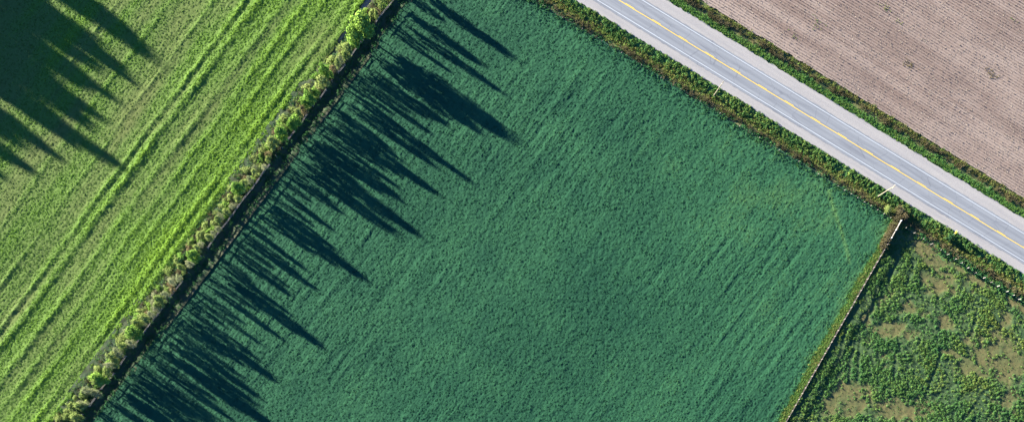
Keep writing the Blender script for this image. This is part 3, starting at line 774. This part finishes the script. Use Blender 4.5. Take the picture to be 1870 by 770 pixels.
# row of tall trees beyond the frame whose shadows reach into the left field: shadow tip and height
for px, py, h, w in [(280, 106, 14, 6.0), (262, 82, 13, 5.5), (205, 118, 14.5, 4.6), (186, 128, 13, 4.4), (160, 118, 15, 6), (170, 168, 15, 6), (160, 150, 12.5, 6), (226, 310, 17, 5.0), (165, 232, 14, 6.5), (150, 205, 13, 6.0), (118, 242, 14.5, 6),
                     (85, 268, 13, 4.4), (66, 318, 14, 4.6), (40, 262, 13.5, 6), (4, 322, 14, 5.2), (110, 150, 16, 7), (60, 120, 16, 7.5), (30, 60, 16, 8), (120, 60, 16, 8), (200, 40, 16, 7), (60, 190, 15, 6), (-20, 150, 16, 8), (10, 215, 15, 6), (230, 60, 15, 7), (90, 20, 17, 8), (160, 20, 16, 8), (10, 130, 16, 8), (20, 250, 14, 6), (75, 215, 15, 6), (-30, 250, 14, 6), (120, 190, 14, 6), (190, 90, 13, 5), (140, 130, 15, 5), (20, 170, 15, 6), (95, 175, 14, 5), (245, 150, 13, 3.4), (218, 188, 13.5, 3.2), (192, 222, 14, 3.2), (112, 292, 13, 3.6), (142, 268, 13, 3.2), (36, 304, 12, 3.4), (232, 128, 13, 3.0)]:
    p = W(px, py); L = h/math.tan(SUN_EL)
    x, y = p.x-.819*L, p.y+.574*L
    plant('field_tree', 'tall', x, y, 0.0, h*1.055, w*1.08, 'tall dense tree beyond the upper left edge, known by its long shadow', 'tree', 'tall trees beyond the upper left corner')

# ------------------------------------------------------------------ fences
def fence_post(name, x, y, z, h, s, mat, parent, me_cache={}):
    key = (round(h, 2), s, mat)
    if key not in me_cache:
        b = MB(); b.box((0, 0, h/2-.15), s, s, h+.3); b.box((0, 0, h+.02), s*.8, s*.8, .04, 0, .4)
        me = b.me('post'); me.materials.append(M[mat]); me_cache[key] = me
    o = bpy.data.objects.new(name, me_cache[key]); col.objects.link(o); o.parent = parent; o.location = (x, y, z); return o
def rail(name, p, q, w, hgt, mat, parent):
    p = Vector(p); q = Vector(q); d = q-p
    b = MB(); b.box((0, 0, 0), d.length, w, hgt)
    o = b.build(name, M[mat], parent); o.location = (p+q)/2
    o.rotation_euler = d.to_track_quat('X', 'Z').to_euler(); return o

# old rail fence on the field side of the hedgerow
fe = empty('rail_fence'); tag(fe, 'old weathered grey rail fence along the hedgerow', 'fence')
prev = None
for i in range(64):
    u = -18+3.0*i; v = -0.1+.12*math.sin(i*1.7)
    x, y = HEDGE.xy(u, v); z = float(hedge_h(np.array([x]), np.array([y]))[0][0])
    fence_post('post', x, y, z, 1.25, .13, 'wood', fe)
    if prev and random.random() < .5:
        for zz in (.55, 1.05):
            rail('rail', (prev[0], prev[1], prev[2]+zz+random.uniform(-.08, .08)), (x, y, z+zz+random.uniform(-.08, .08)), .09, .10, 'wood', fe)
    prev = (x, y, z)

# board fence between beans and pasture
pf = empty('board_fence'); tag(pf, 'dark board fence with white post tops between beans and pasture', 'fence')
prev = None; u = 5.6; i = 0
while u < 84:
    x, y = PFEN.xy(u, 0.0); z = .1
    fence_post('post', x, y, z, 1.30, .11, 'wood', pf)
    if prev:
        for zz in (.45, 1.02): rail('board', (prev[0], prev[1], zz+z), (x, y, zz+z), .05, .17, 'dark_wood', pf)
    prev = (x, y); u += 1.9; i += 1
# pale gate at the road end of that fence
gt = empty('field_gate'); tag(gt, 'pale wooden board gate at the road end of the pasture fence', 'gate')
for u in (-.3, 2.7, 5.35):
    x, y = PFEN.xy(u, 0.02); fence_post('gate_post', x, y, .1, 1.4, .22, 'white_wood', gt)
for u0, u1 in ((-.3, 2.7), (2.7, 5.35)):
    a = PFEN.xy(u0, 0.0); c = PFEN.xy(u1, 0.0)
    for zz in (.2, .5, .8, 1.08): rail('gate_board', (*a, zz+.1), (*c, zz+.1), .05, .26, 'post_grey', gt)
    rail('top_rail', (*a, 1.40), (*c, 1.40), .12, .06, 'post_grey', gt)

# wire fence along the roadside, short pale posts
wf = empty('wire_fence'); tag(wf, 'wire fence with short white posts between pasture and roadside', 'fence')
def px_posts(plist, parent, h, s_, m_):
    out = []
    for px, py in plist:
        old = m_ == 'white_wood' and (px < 1740 or px in (1784, 1813, 1878))      # bare grey posts between the white ones
        p = W(px, py, h); fence_post('post', p.x, p.y, 0.0, h, s_*(.7 if old else random.uniform(.8, 1.15)), 'wood' if old else 'post_grey' if m_ == 'white_wood' else m_, parent); out.append(p)
    for a, b_ in zip(out[:-1], out[1:]):
        for zz in (.5, .95): rail('wire', (a.x, a.y, zz), (b_.x, b_.y, zz), .012, .012, 'wire', parent)
px_posts([(1656, 415), (1672, 424), (1688, 435), (1704, 444), (1720, 455), (1734, 463), (1747, 472), (1758, 479), (1770, 488), (1784, 497), (1800, 506), (1813, 514), (1826, 521), (1842, 531), (1853, 538), (1865, 545), (1878, 553), (1892, 561)], wf, 1.35, .14, 'white_wood')
wf2 = empty('wire_fence'); tag(wf2, 'old wire fence with small pale posts in the weeds beside the beans', 'fence')
pl = []
t = 0
while True:
    q = (1628-12.0*t, 397-7.34*t+random.uniform(-1, 1)); t += 1
    if q[0] < 960: break
    if t > 8 and t % 3: continue
    pl.append(q)
px_posts(pl, wf2, 1.05, .09, 'wood')

# ------------------------------------------------------------------ utility poles
def pole(bx, by, h, lean, label):
    p = W(bx, by); z = float(verge_h(np.array([p.x]), np.array([p.y]))[0][0])
    e = empty('utility_pole', (p.x, p.y, z)); tag(e, label, 'pole', 'utility poles along the near verge')
    b = MB(); b.tube([(0, 0, -.4), (0, 0, h*.5), (lean[0], lean[1], h)], [.15, .135, .11], 10); b.build('shaft', M['pole'], e)
    a = MB(); a.box((lean[0], lean[1], h-.45), .12, 1.3, .12, -TH); a.build('crossarm', M['wood'], e)
    for s in (-.55, .55):
        i = MB(); i.tube([(lean[0]+s*math.sin(TH), lean[1]+s*math.cos(TH), h-.39), (lean[0]+s*math.sin(TH), lean[1]+s*math.cos(TH), h-.15)], [.05, .035], 6); i.build('insulator', M['ceramic'], e)
pole(1304, 174, 7.6, (0, 0), 'pale wooden utility pole on the verge nearer the top edge')
pole(1604, 358, 7.9, (.05, -.05), 'pale wooden utility pole on the verge near the pasture fence corner')

# yellow roadside warning sign with a dark bush behind it
p = W(1740, 428)
e = empty('road_sign', (p.x, p.y, -.05)); tag(e, 'small yellow diamond warning sign at the gravel edge beside a dark bush', 'sign')
b = MB(); b.box((0, 0, .8), .09, .09, 1.9); b.build('post', M['steel'], e)
sg = MB(); d = .52
for yy in (-.02, .02): sg.v += [(0, yy, 1.75-d), (d, yy, 1.75), (0, yy, 1.75+d), (-d, yy, 1.75)]
sg.f = [(0, 1, 2, 3), (7, 6, 5, 4)]+[(i, 4+i, 4+(i+1) % 4, (i+1) % 4) for i in range(4)]
so = sg.build('sign_plate', M['yellow_sign'], e); so.rotation_euler = (math.radians(-12), 0, math.radians(66)); so.location = (0, 0, .1)
x, y = W(1739, 431).x, W(1739, 431).y
plant('roadside_bush', 'dark', x-.9, y-.7, -.2, 1.2, 2.2, 'dark green bush at the gravel edge beneath the yellow sign', 'bush', None)
p = W(1648, 392); plant('roadside_bush', 'brown', p.x, p.y-.8, 0, 1.6, 2.6, 'brown bush in the ditch at the pasture gate', 'bush', None)
p = W(1618, 384); plant('roadside_bush', 'olive', p.x, p.y, 0, 1.5, 2.4, 'olive green bush at the corner of the bean field by the road', 'bush', None)
